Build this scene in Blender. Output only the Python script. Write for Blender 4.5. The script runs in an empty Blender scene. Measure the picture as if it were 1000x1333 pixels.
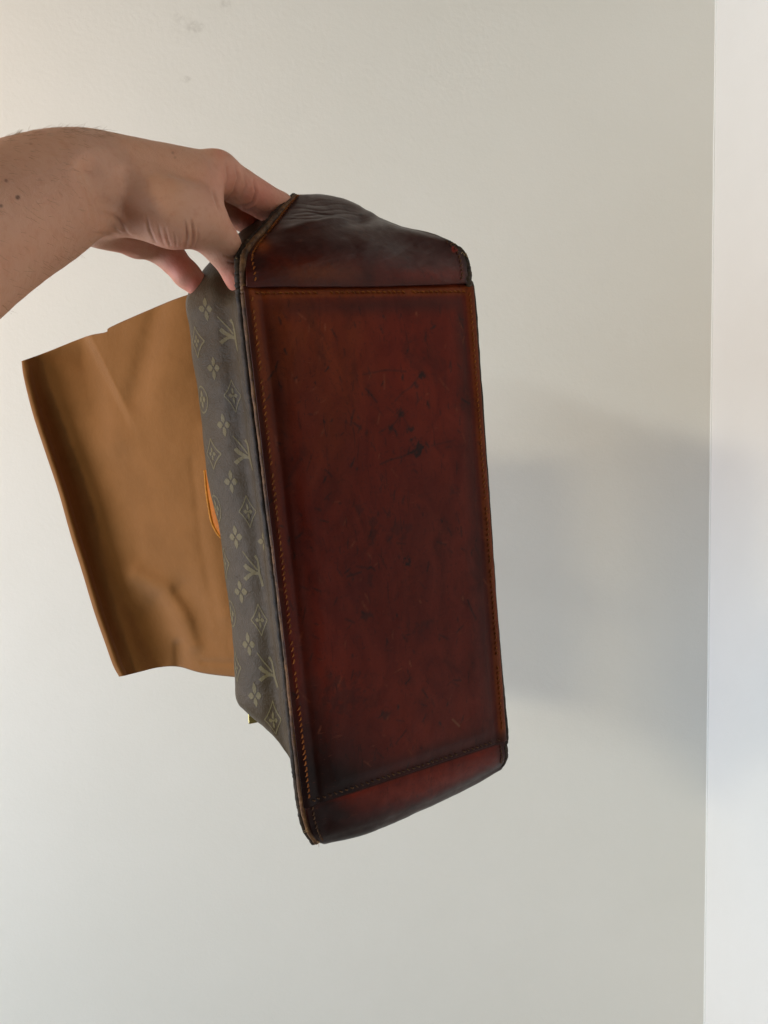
import bpy, bmesh, math, random
import numpy as np
from mathutils import Vector, Matrix

random.seed(7)
rng = np.random.default_rng(7)
SC = bpy.context.scene
COL = SC.collection

# ------------------------------------------------------------------ camera
F = 940.0                                   # focal length in pixels of the 1000 x 1333 picture
CAMZ = 1.40
PITCH = math.radians(1.4)
cam_d = bpy.data.cameras.new('camera')
cam = bpy.data.objects.new('camera', cam_d)
COL.objects.link(cam)
cam.location = (0, 0, CAMZ)
cam.rotation_euler = (math.radians(90) - PITCH, 0, 0)
cam_d.sensor_fit = 'HORIZONTAL'
cam_d.sensor_width = 36
cam_d.lens = F / 1000 * 36
cam_d.clip_start = 0.01
cam_d.clip_end = 50
SC.camera = cam

# ------------------------------------------------------------------ light
world = bpy.data.worlds.new('World')
SC.world = world
world.use_nodes = True
bg = world.node_tree.nodes['Background']
bg.inputs[0].default_value = (0.90, 0.95, 1.0, 1)
bg.inputs[1].default_value = 0.015


def area(name, loc, target, sx, sy, power, col, axis=None):
    d = bpy.data.lights.new(name, 'AREA')
    d.shape = 'RECTANGLE'
    d.size, d.size_y = sx, sy
    d.energy = power
    d.color = col
    o = bpy.data.objects.new(name, d)
    COL.objects.link(o)
    o.location = loc
    o.rotation_euler = (Vector(target) - Vector(loc)).to_track_quat('-Z', 'Y').to_euler()
    if axis:                                # the long side of the lamp runs along this direction
        z = (Vector(loc) - Vector(target)).normalized()
        x = Vector(axis)
        x = (x - z * x.dot(z)).normalized()
        o.rotation_euler = Matrix((x, z.cross(x), z)).transposed().to_euler()
    return o


# windows behind the photographer's left shoulder, cool daylight low on the left, warm room light on the left
area('window_light', (-2.06, -2.72, 2.05), (0.0, 0.50, 1.39), 1.5, 0.18, 31, (0.82, 0.91, 0.92), (.83, -.52, -.26))
area('window_light', (-2.68, -2.32, 2.27), (0.0, 0.50, 1.39), 0.45, 0.22, 28, (1.0, 0.85, 0.57))
area('low_daylight', (-2.0, 0.1, 0.9), (0.4, 0.9, 1.2), 1.4, 1.2, 39.5, (0.68, 0.835, 1.0))
area('warm_room_light', (-2.2, 0.55, 0.9), (0.4, 0.85, 1.2), 0.6, 0.8, 4.4, (1.0, 0.50, 0.35))
area('warm_room_light', (-1.3, 0.3, 1.9), (-0.3, 1.0, 1.6), 0.5, 0.5, 5.4, (1.0, 0.68, 0.48))

vs = SC.view_settings
vs.view_transform = 'Standard'
vs.look = 'None'
vs.exposure = 0.11
vs.gamma = 1.0
vs.use_curve_mapping = False

# ------------------------------------------------------------------ frames
cp, sp_ = math.cos(PITCH), math.sin(PITCH)


def cw(p):
    """camera coordinates (right, down, forward) to the world"""
    p = np.asarray(p, float)
    x, y, z = p[..., 0], p[..., 1], p[..., 2]
    up = -y
    return np.stack([x, z * cp + up * sp_, CAMZ + up * cp - z * sp_], -1)


def ray(px, py):
    return np.array([(px - 500) / F, (py - 666.5) / F, 1.0])


def PZ(px, py, z):
    return ray(px, py) * z


def proj(pc):
    pc = np.asarray(pc, float)
    return np.stack([pc[..., 0] / pc[..., 2] * F + 500, pc[..., 1] / pc[..., 2] * F + 666.5], -1)


# the bag's own frame: u across its base, v along it, w out of it
def solve_pose(H_len):
    px = [(327, 380), (612, 377), (655, 962), (403, 1045)]
    sq = [(-.5, .5), (.5, .5), (.5, -.5), (-.5, -.5)]
    A = []
    for (X, Y), (x, y) in zip(sq, px):
        x = (x - 500) / F
        y = (y - 666.5) / F
        A.append([X, Y, 1, 0, 0, 0, -x * X, -x * Y, -x])
        A.append([0, 0, 0, X, Y, 1, -y * X, -y * Y, -y])
    Hm = np.linalg.svd(np.array(A))[2][-1].reshape(3, 3)
    if Hm[2, 2] < 0:
        Hm = -Hm
    a, b, t = Hm.T
    s = H_len / np.linalg.norm(b)
    a, b, t = a * s, b * s, t * s
    W = np.linalg.norm(a)
    ev = b / np.linalg.norm(b)
    eu = a - ev * (a @ ev)
    eu /= np.linalg.norm(eu)
    n = np.cross(eu, ev)
    if n[2] > 0:
        n = -n
    return eu, ev, n, t, W


H = 0.30
EU, EV, EN, T0, W = solve_pose(H)
RB = np.stack([EU, EV, EN], 1)              # bag -> camera


def b2c(p):
    return np.asarray(p, float) @ RB.T + T0


def c2b(p):
    return (np.asarray(p, float) - T0) @ RB


def Q(px, py, d=0.0):
    """bag coordinates of the point a depth d behind the base plane"""
    r = ray(px, py)
    t = ((T0 - d * EN) @ EN) / (r @ EN)
    return c2b(r * t)


# ------------------------------------------------------------------ mesh helpers
def mesh_obj(name, verts, faces, mat, parent=None, smooth=True, cols=None):
    me = bpy.data.meshes.new(name)
    me.from_pydata([tuple(map(float, v)) for v in verts], [], [tuple(map(int, f)) for f in faces])
    me.update()
    if smooth:
        me.polygons.foreach_set('use_smooth', [True] * len(me.polygons))
    if cols is not None:
        at = me.color_attributes.new('tone', 'FLOAT_COLOR', 'POINT')
        c = np.ones((len(verts), 4), np.float32)
        c[:, :3] = cols
        at.data.foreach_set('color', c.ravel())
    o = bpy.data.objects.new(name, me)
    COL.objects.link(o)
    if mat:
        me.materials.append(mat)
    if parent:
        o.parent = parent
    return o


def resample(P, n, axis=0):
    """Catmull-Rom through the control points along one axis"""
    P = np.moveaxis(np.asarray(P, float), axis, 0)
    m = len(P)
    ext = np.concatenate([[2 * P[0] - P[1]], P, [2 * P[-1] - P[-2]]])
    t = np.linspace(0, m - 1, n)
    i = np.minimum(t.astype(int), m - 2)
    f = (t - i).reshape((-1,) + (1,) * (P.ndim - 1))
    p0, p1, p2, p3 = ext[i], ext[i + 1], ext[i + 2], ext[i + 3]
    r = 0.5 * ((2 * p1) + (-p0 + p2) * f + (2 * p0 - 5 * p1 + 4 * p2 - p3) * f ** 2 + (-p0 + 3 * p1 - 3 * p2 + p3) * f ** 3)
    return np.moveaxis(r, 0, axis)


def grid_faces(r, c, off=0, flip=False):
    f = []
    for i in range(r - 1):
        for j in range(c - 1):
            a = off + i * c + j
            q = (a, a + 1, a + c + 1, a + c)
            f.append(q[::-1] if flip else q)
    return f


def grid_normals(G):
    du = np.gradient(G, axis=1)
    dv = np.gradient(G, axis=0)
    n = np.cross(du, dv)
    return n / np.maximum(np.linalg.norm(n, axis=-1, keepdims=True), 1e-12)


def slab(name, G, thick, mat, parent, cols=None, toward=None):
    """a sheet of cloth or leather: the grid G, given a real thickness on its far side"""
    r, c = G.shape[:2]
    n = grid_normals(G)
    tw = np.asarray(toward if toward is not None else (0, 0, 1.0), float)
    flip = False
    if (n @ tw).mean() < 0:
        n = -n
    B = G - n * thick
    # winding: front faces along n
    a, b, d = G[r // 2, c // 2], G[r // 2, c // 2 + 1], G[r // 2 + 1, c // 2]
    if np.cross(b - a, d - a) @ n[r // 2, c // 2] < 0:
        flip = True
    V = np.concatenate([G.reshape(-1, 3), B.reshape(-1, 3)])
    N = r * c
    f = grid_faces(r, c, 0, flip) + grid_faces(r, c, N, not flip)
    per = [(0, j) for j in range(c)] + [(i, c - 1) for i in range(1, r)] + [(r - 1, j) for j in range(c - 2, -1, -1)] + [(i, 0) for i in range(r - 2, 0, -1)]
    ids = [i * c + j for i, j in per]
    for k in range(len(ids)):
        p, q = ids[k], ids[(k + 1) % len(ids)]
        fc = (p, p + N, q + N, q)
        f.append(fc[::-1] if flip else fc)
    cc = None
    if cols is not None:
        cc = np.concatenate([cols.reshape(-1, 3), cols.reshape(-1, 3)])
    return mesh_obj(name, V, f, mat, parent, True, cc)


def tube(name, path, rad, mat, parent, seg=8, jitter=0.0, cols=None, flat=None):
    path = np.asarray(path, float)
    n = len(path)
    rad = np.broadcast_to(rad, (n,)).astype(float)
    t = np.gradient(path, axis=0)
    t /= np.linalg.norm(t, axis=1, keepdims=True)
    ref = np.array(flat if flat is not None else (0, 0, 1.0), float)
    V = []
    for i in range(n):
        a = ref - t[i] * (ref @ t[i])
        a /= np.linalg.norm(a)
        b = np.cross(t[i], a)
        for k in range(seg):
            th = 2 * math.pi * k / seg
            rr = rad[i] * (1 + jitter * rng.uniform(-1, 1))
            V.append(path[i] + (a * math.cos(th) + b * math.sin(th)) * rr)
    f = []
    for i in range(n - 1):
        for k in range(seg):
            p = i * seg + k
            q = i * seg + (k + 1) % seg
            f.append((p, q, q + seg, p + seg))
    f.append(tuple(range(seg))[::-1])
    f.append(tuple((n - 1) * seg + k for k in range(seg)))
    cc = None
    if cols is not None:
        cc = np.repeat(np.asarray(cols), seg, axis=0)
    return mesh_obj(name, V, f, mat, parent, True, cc)


# smooth value noise for build-time relief
def vnoise(x, y, seed=0):
    x = np.asarray(x, float)
    y = np.asarray(y, float)
    xi = np.floor(x).astype(int)
    yi = np.floor(y).astype(int)
    fx = x - xi
    fy = y - yi
    fx = fx * fx * (3 - 2 * fx)
    fy = fy * fy * (3 - 2 * fy)

    def h(a, b):
        v = np.sin(a * 127.1 + b * 311.7 + seed * 74.7) * 43758.5453
        return v - np.floor(v)
    return (h(xi, yi) * (1 - fx) + h(xi + 1, yi) * fx) * (1 - fy) + (h(xi, yi + 1) * (1 - fx) + h(xi + 1, yi + 1) * fx) * fy


def fbm(x, y, seed=0, oct=4):
    s = 0
    a = .5
    for o in range(oct):
        s = s + a * vnoise(x * 2 ** o, y * 2 ** o, seed + o)
        a *= .5
    return s / (1 - .5 ** oct)


def sst(a, b, x):
    t = np.clip((x - a) / (b - a), 0, 1)
    return t * t * (3 - 2 * t)


# ------------------------------------------------------------------ materials
class NT:
    def __init__(self, name):
        self.m = bpy.data.materials.new(name)
        self.m.use_nodes = True
        self.t = self.m.node_tree
        self.p = self.t.nodes['Principled BSDF']
        self.co = self.t.nodes.new('ShaderNodeTexCoord').outputs['Object']

    def n(self, kind, **kw):
        nd = self.t.nodes.new(kind)
        for k, v in kw.items():
            setattr(nd, k, v)
        return nd

    def set(self, sock, v):
        s = sock if not isinstance(sock, str) else self.p.inputs[sock]
        if hasattr(v, 'is_output') or isinstance(v, bpy.types.NodeSocket):
            self.t.links.new(v, s)
        else:
            s.default_value = v

    def noise(self, scale, detail=3, rough=.55, stretch=None, dist=0, w=None):
        nd = self.n('ShaderNodeTexNoise')
        co = self.co
        if stretch:
            mp = self.n('ShaderNodeMapping')
            self.t.links.new(co, mp.inputs[0])
            mp.inputs['Scale'].default_value = stretch
            co = mp.outputs[0]
        self.t.links.new(co, nd.inputs['Vector'])
        nd.inputs['Scale'].default_value = scale
        nd.inputs['Detail'].default_value = detail
        nd.inputs['Roughness'].default_value = rough
        nd.inputs['Distortion'].default_value = dist
        return nd.outputs['Fac']

    def ramp(self, fac, stops):
        nd = self.n('ShaderNodeValToRGB')
        e = nd.color_ramp.elements
        while len(e) < len(stops):
            e.new(0.5)
        for el, (p, c) in zip(e, stops):
            el.position = p
            el.color = tuple(c) + (1,) if len(c) == 3 else c
        self.t.links.new(fac, nd.inputs[0])
        return nd.outputs[0]

    def mix(self, fac, a, b, mode='MIX'):
        nd = self.n('ShaderNodeMix', data_type='RGBA', blend_type=mode)
        self.set(nd.inputs[0], fac)
        self.set(nd.inputs[6], a)
        self.set(nd.inputs[7], b)
        return nd.outputs[2]

    def math(self, op, a, b=0.0, clamp=False):
        nd = self.n('ShaderNodeMath', operation=op, use_clamp=clamp)
        self.set(nd.inputs[0], a)
        self.set(nd.inputs[1], b)
        return nd.outputs[0]

    def attr(self, name='tone'):
        return self.n('ShaderNodeAttribute', attribute_name=name).outputs['Color']

    def bump(self, h, strength, dist, prev=None):
        nd = self.n('ShaderNodeBump')
        nd.inputs['Strength'].default_value = strength
        nd.inputs['Distance'].default_value = dist
        self.t.links.new(h, nd.inputs['Height'])
        if prev is not None:
            self.t.links.new(prev, nd.inputs['Normal'])
        return nd.outputs[0]

    def spot(self, c, r, soft, stretch=(1, 1, 1)):
        """1 inside a small round mark at c, fading over soft"""
        sub = self.n('ShaderNodeVectorMath', operation='SUBTRACT')
        self.t.links.new(self.co, sub.inputs[0])
        sub.inputs[1].default_value = c
        mul = self.n('ShaderNodeVectorMath', operation='MULTIPLY')
        self.t.links.new(sub.outputs[0], mul.inputs[0])
        mul.inputs[1].default_value = stretch
        ln = self.n('ShaderNodeVectorMath', operation='LENGTH')
        self.t.links.new(mul.outputs[0], ln.inputs[0])
        mr = self.n('ShaderNodeMapRange', interpolation_type='SMOOTHSTEP')
        self.t.links.new(ln.outputs['Value'], mr.inputs[0])
        mr.inputs[1].default_value = r
        mr.inputs[2].default_value = r + soft
        mr.inputs[3].default_value = 1
        mr.inputs[4].default_value = 0
        return mr.outputs[0]


def wall_material(name, col, marks=()):
    k = NT(name)
    n1 = k.noise(2.2, 4, .6)
    n2 = k.noise(18, 4, .65)
    c = k.mix(k.ramp(n1, [(.35, (0, 0, 0)), (.68, (1, 1, 1))]), (col[0] * .965, col[1] * .965, col[2] * .955, 1), (*col, 1))
    c = k.mix(k.math('MULTIPLY', k.ramp(n2, [(.45, (0, 0, 0)), (.75, (1, 1, 1))]), .05), c, (col[0] * .8, col[1] * .8, col[2] * .78, 1))
    for (p, r, soft, st, amt) in marks:
        s = k.spot(p, r, soft, st)
        s = k.math('MULTIPLY', s, k.ramp(k.noise(90, 3, .6), [(.38, (0, 0, 0)), (.6, (1, 1, 1))]))
        c = k.mix(k.math('MULTIPLY', s, amt * .6), c, (.30, .27, .23, 1))
    k.set('Base Color', c)
    k.set('Roughness', .62)
    k.set('Specular IOR Level', .25)
    b1 = k.bump(k.noise(170, 4, .6), .30, .0010)
    b2 = k.bump(k.noise(14, 3, .5), .25, .0015, b1)
    k.set('Normal', b2)
    return k.m


def leather_material(name='patinated_leather', spec=.11, sheen=0.0):
    k = NT(name)
    base = k.attr()
    st = k.noise(60, 5, .62, (1.0, .55, 1.0), .9)
    bl = k.noise(48, 6, .68, (1.0, .6, 1.0), .8)
    fi = k.noise(520, 3, .6)
    c = k.mix(k.ramp(st, [(.34, (0, 0, 0)), (.66, (1, 1, 1))]), k.mix(1.0, base, (.78, .68, .66, 1), 'MULTIPLY'), k.mix(1.0, base, (1.13, 1.13, 1.08, 1), 'MULTIPLY'))
    c = k.mix(k.math('MULTIPLY', k.ramp(bl, [(.54, (0, 0, 0)), (.66, (1, 1, 1))]), .30), c, (.012, .007, .006, 1))
    c = k.mix(k.math('MULTIPLY', k.ramp(fi, [(.56, (0, 0, 0)), (.72, (1, 1, 1))]), .35), c, (.010, .006, .005, 1))
    sc_ = k.noise(260, 5, .7, (1.0, .16, 1.0), 1.5)
    c = k.mix(k.math('MULTIPLY', k.ramp(sc_, [(.60, (0, 0, 0)), (.68, (1, 1, 1))]), .55), c, (.010, .006, .005, 1))
    sc2 = k.noise(330, 5, .7, (.3, 1.0, 1.0), 1.0)
    c = k.mix(k.math('MULTIPLY', k.ramp(sc2, [(.63, (0, 0, 0)), (.72, (1, 1, 1))]), .35), c, (.17, .045, .02, 1))
    k.set('Base Color', c)
    k.set('Roughness', k.ramp(bl, [(.3, (.30,) * 3), (.7, (.50,) * 3)]))
    k.set('Specular IOR Level', spec)
    g = k.bump(k.noise(900, 2, .5), .16, .0003)
    g = k.bump(k.noise(130, 4, .6, (1, .5, 1)), .22, .0008, g)
    k.set('Normal', g)
    return k.m


def edge_material(name, c0, c1, rough=.6):
    k = NT(name)
    n = k.noise(230, 4, .65)
    n2 = k.noise(45, 3, .6)
    c = k.mix(k.ramp(n, [(.36, (0, 0, 0)), (.64, (1, 1, 1))]), (*c0, 1), (*c1, 1))
    c = k.mix(k.math('MULTIPLY', k.ramp(n2, [(.45, (0, 0, 0)), (.6, (1, 1, 1))]), .6), c, (.012, .009, .007, 1))
    k.set('Base Color', c)
    k.set('Roughness', rough)
    k.set('Specular IOR Level', .2)
    k.set('Normal', k.bump(n, .6, .0012))
    return k.m


def canvas_material(name, c, c2, rough=.44):
    k = NT(name)
    n = k.noise(40, 4, .6)
    col = k.mix(k.ramp(n, [(.35, (0, 0, 0)), (.7, (1, 1, 1))]), (*c, 1), (*c2, 1))
    k.set('Base Color', col)
    k.set('Roughness', rough)
    k.set('Specular IOR Level', .10)
    vor = k.n('ShaderNodeTexVoronoi', feature='F1')
    k.t.links.new(k.co, vor.inputs['Vector'])
    vor.inputs['Scale'].default_value = 900
    g = k.bump(vor.outputs['Distance'], .22, .0004)
    g = k.bump(k.noise(160, 5, .65, None, 1.2), .45, .0012, g)
    k.set('Normal', g)
    return k.m


def cloth_material():
    k = NT('brown_cotton')
    n = k.noise(24, 4, .6)
    f = k.noise(420, 2, .6, (1, 1, 1))
    col = k.mix(k.ramp(n, [(.3, (0, 0, 0)), (.7, (1, 1, 1))]), (.205, .086, .022, 1), (.245, .104, .029, 1))
    col = k.mix(k.math('MULTIPLY', f, .18), col, (.15, .065, .02, 1))
    k.set('Base Color', col)
    k.set('Roughness', .9)
    k.set('Specular IOR Level', .12)
    k.set('Sheen Weight', .12)
    k.set('Sheen Roughness', .5)
    wv = k.n('ShaderNodeTexWave', wave_type='BANDS', bands_direction='X')
    k.t.links.new(k.co, wv.inputs[0])
    wv.inputs['Scale'].default_value = 420
    wv2 = k.n('ShaderNodeTexWave', wave_type='BANDS', bands_direction='Z')
    k.t.links.new(k.co, wv2.inputs[0])
    wv2.inputs['Scale'].default_value = 420
    h = k.math('ADD', wv.outputs['Fac'], wv2.outputs['Fac'])
    g = k.bump(h, .15, .0003)
    g = k.bump(k.noise(60, 5, .65), .45, .0016, g)
    k.set('Normal', g)
    return k.m


def skin_material():
    k = NT('skin')
    base = k.attr()
    n = k.noise(55, 4, .6)
    n2 = k.noise(260, 3, .6)
    c = k.mix(k.math('MULTIPLY', k.ramp(n, [(.35, (0, 0, 0)), (.7, (1, 1, 1))]), .35), base, k.mix(1.0, base, (.93, .80, .74, 1), 'MULTIPLY'))
    c = k.mix(k.math('MULTIPLY', k.ramp(n2, [(.50, (0, 0, 0)), (.72, (1, 1, 1))]), .32), c, k.mix(1.0, base, (.80, .62, .52, 1), 'MULTIPLY'))
    k.set('Base Color', c)
    k.set('Roughness', .52)
    k.set('Specular IOR Level', .35)
    k.set('Subsurface Weight', .22)
    k.set('Subsurface Radius', (.9, .35, .18))
    k.set('Subsurface Scale', .006)
    vor = k.n('ShaderNodeTexVoronoi', feature='DISTANCE_TO_EDGE')
    k.t.links.new(k.co, vor.inputs['Vector'])
    vor.inputs['Scale'].default_value = 700
    g = k.bump(vor.outputs['Distance'], .30, .0005)
    g = k.bump(k.noise(240, 5, .65), .35, .0009, g)
    k.set('Normal', g)
    return k.m


def plain(name, col, rough=.5, metal=0.0, noise=0.0):
    k = NT(name)
    n = k.noise(300, 3, .6)
    k.set('Base Color', k.mix(k.ramp(n, [(.35, (0, 0, 0)), (.65, (1, 1, 1))]), (*[x * (1 - noise) for x in col], 1), (*col, 1)))
    k.set('Roughness', rough)
    k.set('Specular IOR Level', .5 if metal else .15)
    k.set('Metallic', metal)
    return k.m


# ------------------------------------------------------------------ the setting: two walls
YB = 1.02                                    # back wall
XR = (925 - 500) / F * YB                    # the corner and the right wall


def wall_point(px, py):
    r = cw(ray(px, py)) - np.array([0, 0, CAMZ])
    t = YB / r[1]
    return np.array([0, 0, CAMZ]) + r * t


marks = []
for (px, py, r, soft, st, amt) in [(233, 22, .004, .006, (1, 1, 1), .28), (255, 35, .006, .007, (.8, 1, 1.3), .38), (258, 30, .003, .005, (1, 1, 1), .25),
                                   (242, 103, .003, .005, (.8, 1, 1.3), .45), (294, 6, .004, .006, (1, 1, .8), .4), (240, 40, .012, .014, (1, 1, 1), .10)]:
    q = wall_point(px, py)
    marks.append((tuple(q), r, soft, st, amt))
M_wall = wall_material('cream_wall_paint', (.742, .718, .660), marks)
M_wall2 = wall_material('white_wall_paint', (.84, .825, .79))


def box(name, lo, hi, mat):
    x0, y0, z0 = lo
    x1, y1, z1 = hi
    V = [(x0, y0, z0), (x1, y0, z0), (x1, y1, z0), (x0, y1, z0), (x0, y0, z1), (x1, y0, z1), (x1, y1, z1), (x0, y1, z1)]
    f = [(0, 3, 2, 1), (4, 5, 6, 7), (0, 1, 5, 4), (1, 2, 6, 5), (2, 3, 7, 6), (3, 0, 4, 7)]
    return mesh_obj(name, V, f, mat, None, False)


wb = box('wall_back', (-2.4, YB, 0), (XR + .12, YB + .12, 2.7), M_wall)
wb['kind'] = 'structure'
wr = box('wall_right', (XR, -.4, 0), (XR + .12, YB - .0005, 2.7), M_wall2)
wr['kind'] = 'structure'
# a bead of paint and filler along the corner
bp = [(XR - .0003, YB - .0003, z) for z in np.linspace(.05, 2.65, 60)]
tube('corner_bead', np.array(bp) + rng.normal(0, .00015, (60, 3)), .0014, plain('filler', (.86, .85, .81), .5, 0, .03), wr, 10, 0, None, (1, 0, 0))

# ------------------------------------------------------------------ the handbag
bag = bpy.data.objects.new('handbag', None)
COL.objects.link(bag)
Mx = Matrix.Identity(4)
o0 = cw(T0)
ax = [cw(T0 + e) - o0 for e in (EU, EV, EN)]
for i in range(3):
    for j in range(3):
        Mx[i][j] = ax[j][i]
    Mx[i][3] = o0[i]
bag.matrix_world = Mx
bag.empty_display_size = .05
bag['label'] = 'worn handbag held sideways, dark red leather base facing the camera and brown lining pulled out'
bag['category'] = 'handbag'

M_leather = leather_material()
M_polished = leather_material('handled_leather', .22)
M_raw = edge_material('raw_leather_edge', (.20, .095, .035), (.07, .03, .014))
M_rim = edge_material('dark_rim', (.058, .036, .020), (.014, .009, .005), .6)
M_canvas = canvas_material('coated_canvas', (.054, .037, .020), (.072, .050, .029))
M_print = canvas_material('faded_print', (.122, .096, .045), (.155, .123, .060))
M_thread = plain('waxed_thread', (.25, .072, .011), .6, 0, .5)
M_thread2 = plain('soiled_thread', (.115, .055, .026), .6, 0, .6)
M_cloth = cloth_material()
M_tab = plain('honey_leather', (.42, .120, .004), .6, 0, .15)
M_brass = plain('brass', (.72, .52, .18), .3, 1.0, .1)

RED = np.array([.122, .0120, .0042])
ORA = np.array([.190, .040, .007])
DRK = np.array([.016, .006, .005])
MAH = np.array([.092, .0150, .0085])


def mixc(a, b, t):
    t = np.asarray(t)[..., None]
    return a * (1 - t) + b * t


# --- base panel
UL, UR = -W / 2 - .0040, W / 2 + .0026
VB, VT = -H / 2 - .0022, H / 2 + .0036


def base_w(u, v):
    a = np.abs(u) / (W / 2)
    inner = sst(.975, .70, a) * sst(1.0, .93, np.abs(v) / (H / 2))
    w = .0024 * inner * (1 - .35 * a ** 2)
    strip = np.exp(-((np.abs(u) - W / 2 - .0002) / .0026) ** 2) * .0008
    valley = -.0006 * np.exp(-((np.abs(u) - W / 2 + .0058) / .0022) ** 2)
    topv = -.0010 * np.exp(-((v - H / 2 - .003) / .0014) ** 2)
    w = w + strip + valley + topv
    w = w + .0012 * (fbm(u * 28 + 3, v * 18 + 9, 3) - .5) * inner + .0004 * (fbm(u * 120, v * 70, 5) - .5)
    return w


nu, nv = 230, 460
uu, vv = np.meshgrid(np.linspace(UL, UR, nu), np.linspace(VT, VB, nv))
G = np.stack([uu, vv, base_w(uu, vv)], -1)
# patina: orange along the stitched borders and near the top, grime spread in from the seams, ink-like stains; lower-left corner holds painted shade too
s01 = (uu + W / 2) / W
t01 = (H / 2 - vv) / H                        # 0 at the top seam
nz = fbm(uu * 35, vv * 16, 11)
nz2 = fbm(uu * 90 + 5, vv * 40, 12)
col = mixc(RED, MAH, np.clip(.15 + .75 * s01 * sst(.05, .55, t01) + (nz - .5) * .5, 0, 1))
col = mixc(col, ORA * .72, np.clip(sst(.55, .0, t01) * sst(.75, .1, s01) * (.30 + .8 * nz2) - .08, 0, .7))
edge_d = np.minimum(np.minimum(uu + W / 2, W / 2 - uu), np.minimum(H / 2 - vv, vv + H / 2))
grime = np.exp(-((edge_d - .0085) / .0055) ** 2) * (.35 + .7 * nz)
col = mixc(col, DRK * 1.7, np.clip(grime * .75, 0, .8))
strip = sst(.0042, .0022, np.minimum(uu + W / 2, W / 2 - uu)) + sst(.0046, .002, H / 2 - vv) * sst(-.004, .0, H / 2 - vv)
ostr = mixc(ORA * .85, RED * .75, np.clip(t01 * 1.5 * (uu < 0) + .25 * nz2, 0, 1))
ostr = mixc(ostr, DRK * 2.2, sst(-.0004, -.0022, uu + W / 2) * .85)
col = mixc(col, ostr, np.clip(strip, 0, 1) * .92)
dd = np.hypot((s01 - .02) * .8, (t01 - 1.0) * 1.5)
col = mixc(col, DRK * .7, np.clip(sst(.40, .04, dd) * (.85 + .5 * nz), 0, .97))  # lower-left corner blackened: grime and shade both put into the colour
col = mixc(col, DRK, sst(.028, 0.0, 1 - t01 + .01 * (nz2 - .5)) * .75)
for (px, py, r, am, sx) in [(545, 488, .0026, .75, 1), (538, 502, .0024, .6, .8), (520, 537, .0034, .7, 1), (506, 558, .0020, .7, 1), (532, 560, .0022, .7, 1),
                            (541, 583, .0052, .8, .9), (525, 728, .0040, .8, .8), (480, 752, .003, .3, .5), (478, 800, .0036, .5, 1.6), (483, 690, .006, .35, .6), (515, 690, .007, .3, 1), (548, 815, .006, .3, 1.4),
                            (500, 928, .003, .5, 1), (588, 640, .004, .35, 1), (465, 660, .004, .3, 1), (600, 530, .003, .3, 1), (445, 905, .012, .35, 1)]:
    q = Q(px, py, 0)
    d = np.hypot((uu - q[0]) / sx * .9, (vv - q[1]) * sx) + (fbm(uu * 380, vv * 380, px) - .5) * r * 2.6 + (fbm(uu * 1100, vv * 1100, px + 1) - .5) * r * .9
    col = mixc(col, np.array([.014, .010, .009]), sst(r * 1.05, r * .35, d) * min(1, am * 1.1))


def scratch(pts, wd, am, c):
    global col
    for (a, b) in zip(pts[:-1], pts[1:]):
        A, B = Q(*a)[:2], Q(*b)[:2]
        ab = B - A
        t = np.clip(((uu - A[0]) * ab[0] + (vv - A[1]) * ab[1]) / (ab @ ab), 0, 1)
        d = np.hypot(uu - A[0] - t * ab[0], vv - A[1] - t * ab[1]) * (1 + .5 * (nz2 - .5))
        col = mixc(col, np.array(c), sst(wd, wd * .3, d) * am)


K = (.014, .010, .009)
scratch([(493, 604), (507, 598), (520, 595), (538, 587)], .0009, .55, K)
scratch([(512, 522), (522, 511), (533, 504), (548, 484)], .0010, .35, K)
scratch([(505, 560), (515, 546), (520, 538)], .0008, .35, K)
scratch([(522, 542), (533, 562)], .0008, .35, K)
scratch([(450, 750), (468, 744)], .0010, .6, K)
scratch([(470, 488), (500, 482), (526, 484)], .0009, .4, K)
scratch([(560, 580), (590, 573)], .0009, .35, K)
scratch([(587, 935), (596, 944)], .0009, .35, (.22, .12, .06))
for k in range(260):                          # fine scuffs and scratches of long use
    px, py = random.uniform(350, 630), random.uniform(400, 1000)
    an = random.gauss(1.4, .7)
    ln_ = random.uniform(3, 13) * (2.2 if random.random() < .08 else 1)
    bend = random.uniform(-3, 3)
    dark = random.random() < .78
    scratch([(px, py), (px + ln_ * .5 * math.cos(an) + bend * .3, py + ln_ * .5 * math.sin(an)), (px + ln_ * math.cos(an), py + ln_ * math.sin(an))],
            random.uniform(.0006, .0011), random.uniform(.25, .65) if dark else random.uniform(.15, .4), K if dark else (.19, .055, .025))
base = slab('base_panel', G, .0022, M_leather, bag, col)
base['label'] = 'dark red patinated leather base with ink-like stains'

# --- end flaps of the base
flap_top = np.array([
    [Q(322, 374.5, .0012), Q(400, 374, .0005), Q(470, 373.5, .0005), Q(540, 372, .0005), Q(612, 370, .0012)],
    [Q(321.5, 371.5, -.0016), Q(400, 371, -.0026), Q(470, 370.5, -.0026), Q(540, 369, -.0026), Q(612, 367, -.0016)],
    [Q(320, 352, .001), Q(396, 350, -.003), Q(470, 347, -.002), Q(540, 347, .001), Q(612, 353, .004)],
    [Q(320, 331, .010), Q(390, 322, .006), Q(466, 316, .009), Q(540, 324, .014), Q(606, 331, .009)],
    [Q(347, 298, .030), Q(402, 292, .022), Q(466, 291, .030), Q(532, 303, .026), Q(590, 316, .015)],
    [Q(366, 274, .048), Q(412, 270, .043), Q(463, 273, .050), Q(522, 295, .040), Q(575, 308, .024)],
    [Q(386, 253.5, .066), Q(422, 253.5, .066), Q(460, 263, .066), Q(512, 291, .054), Q(561, 304, .034)],
    [Q(396, 258, .094), Q(426, 260, .096), Q(463, 269, .094), Q(508, 297, .080), Q(548, 312, .058)],
])
FT = resample(resample(flap_top, 180, 0), 220, 1)
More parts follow.
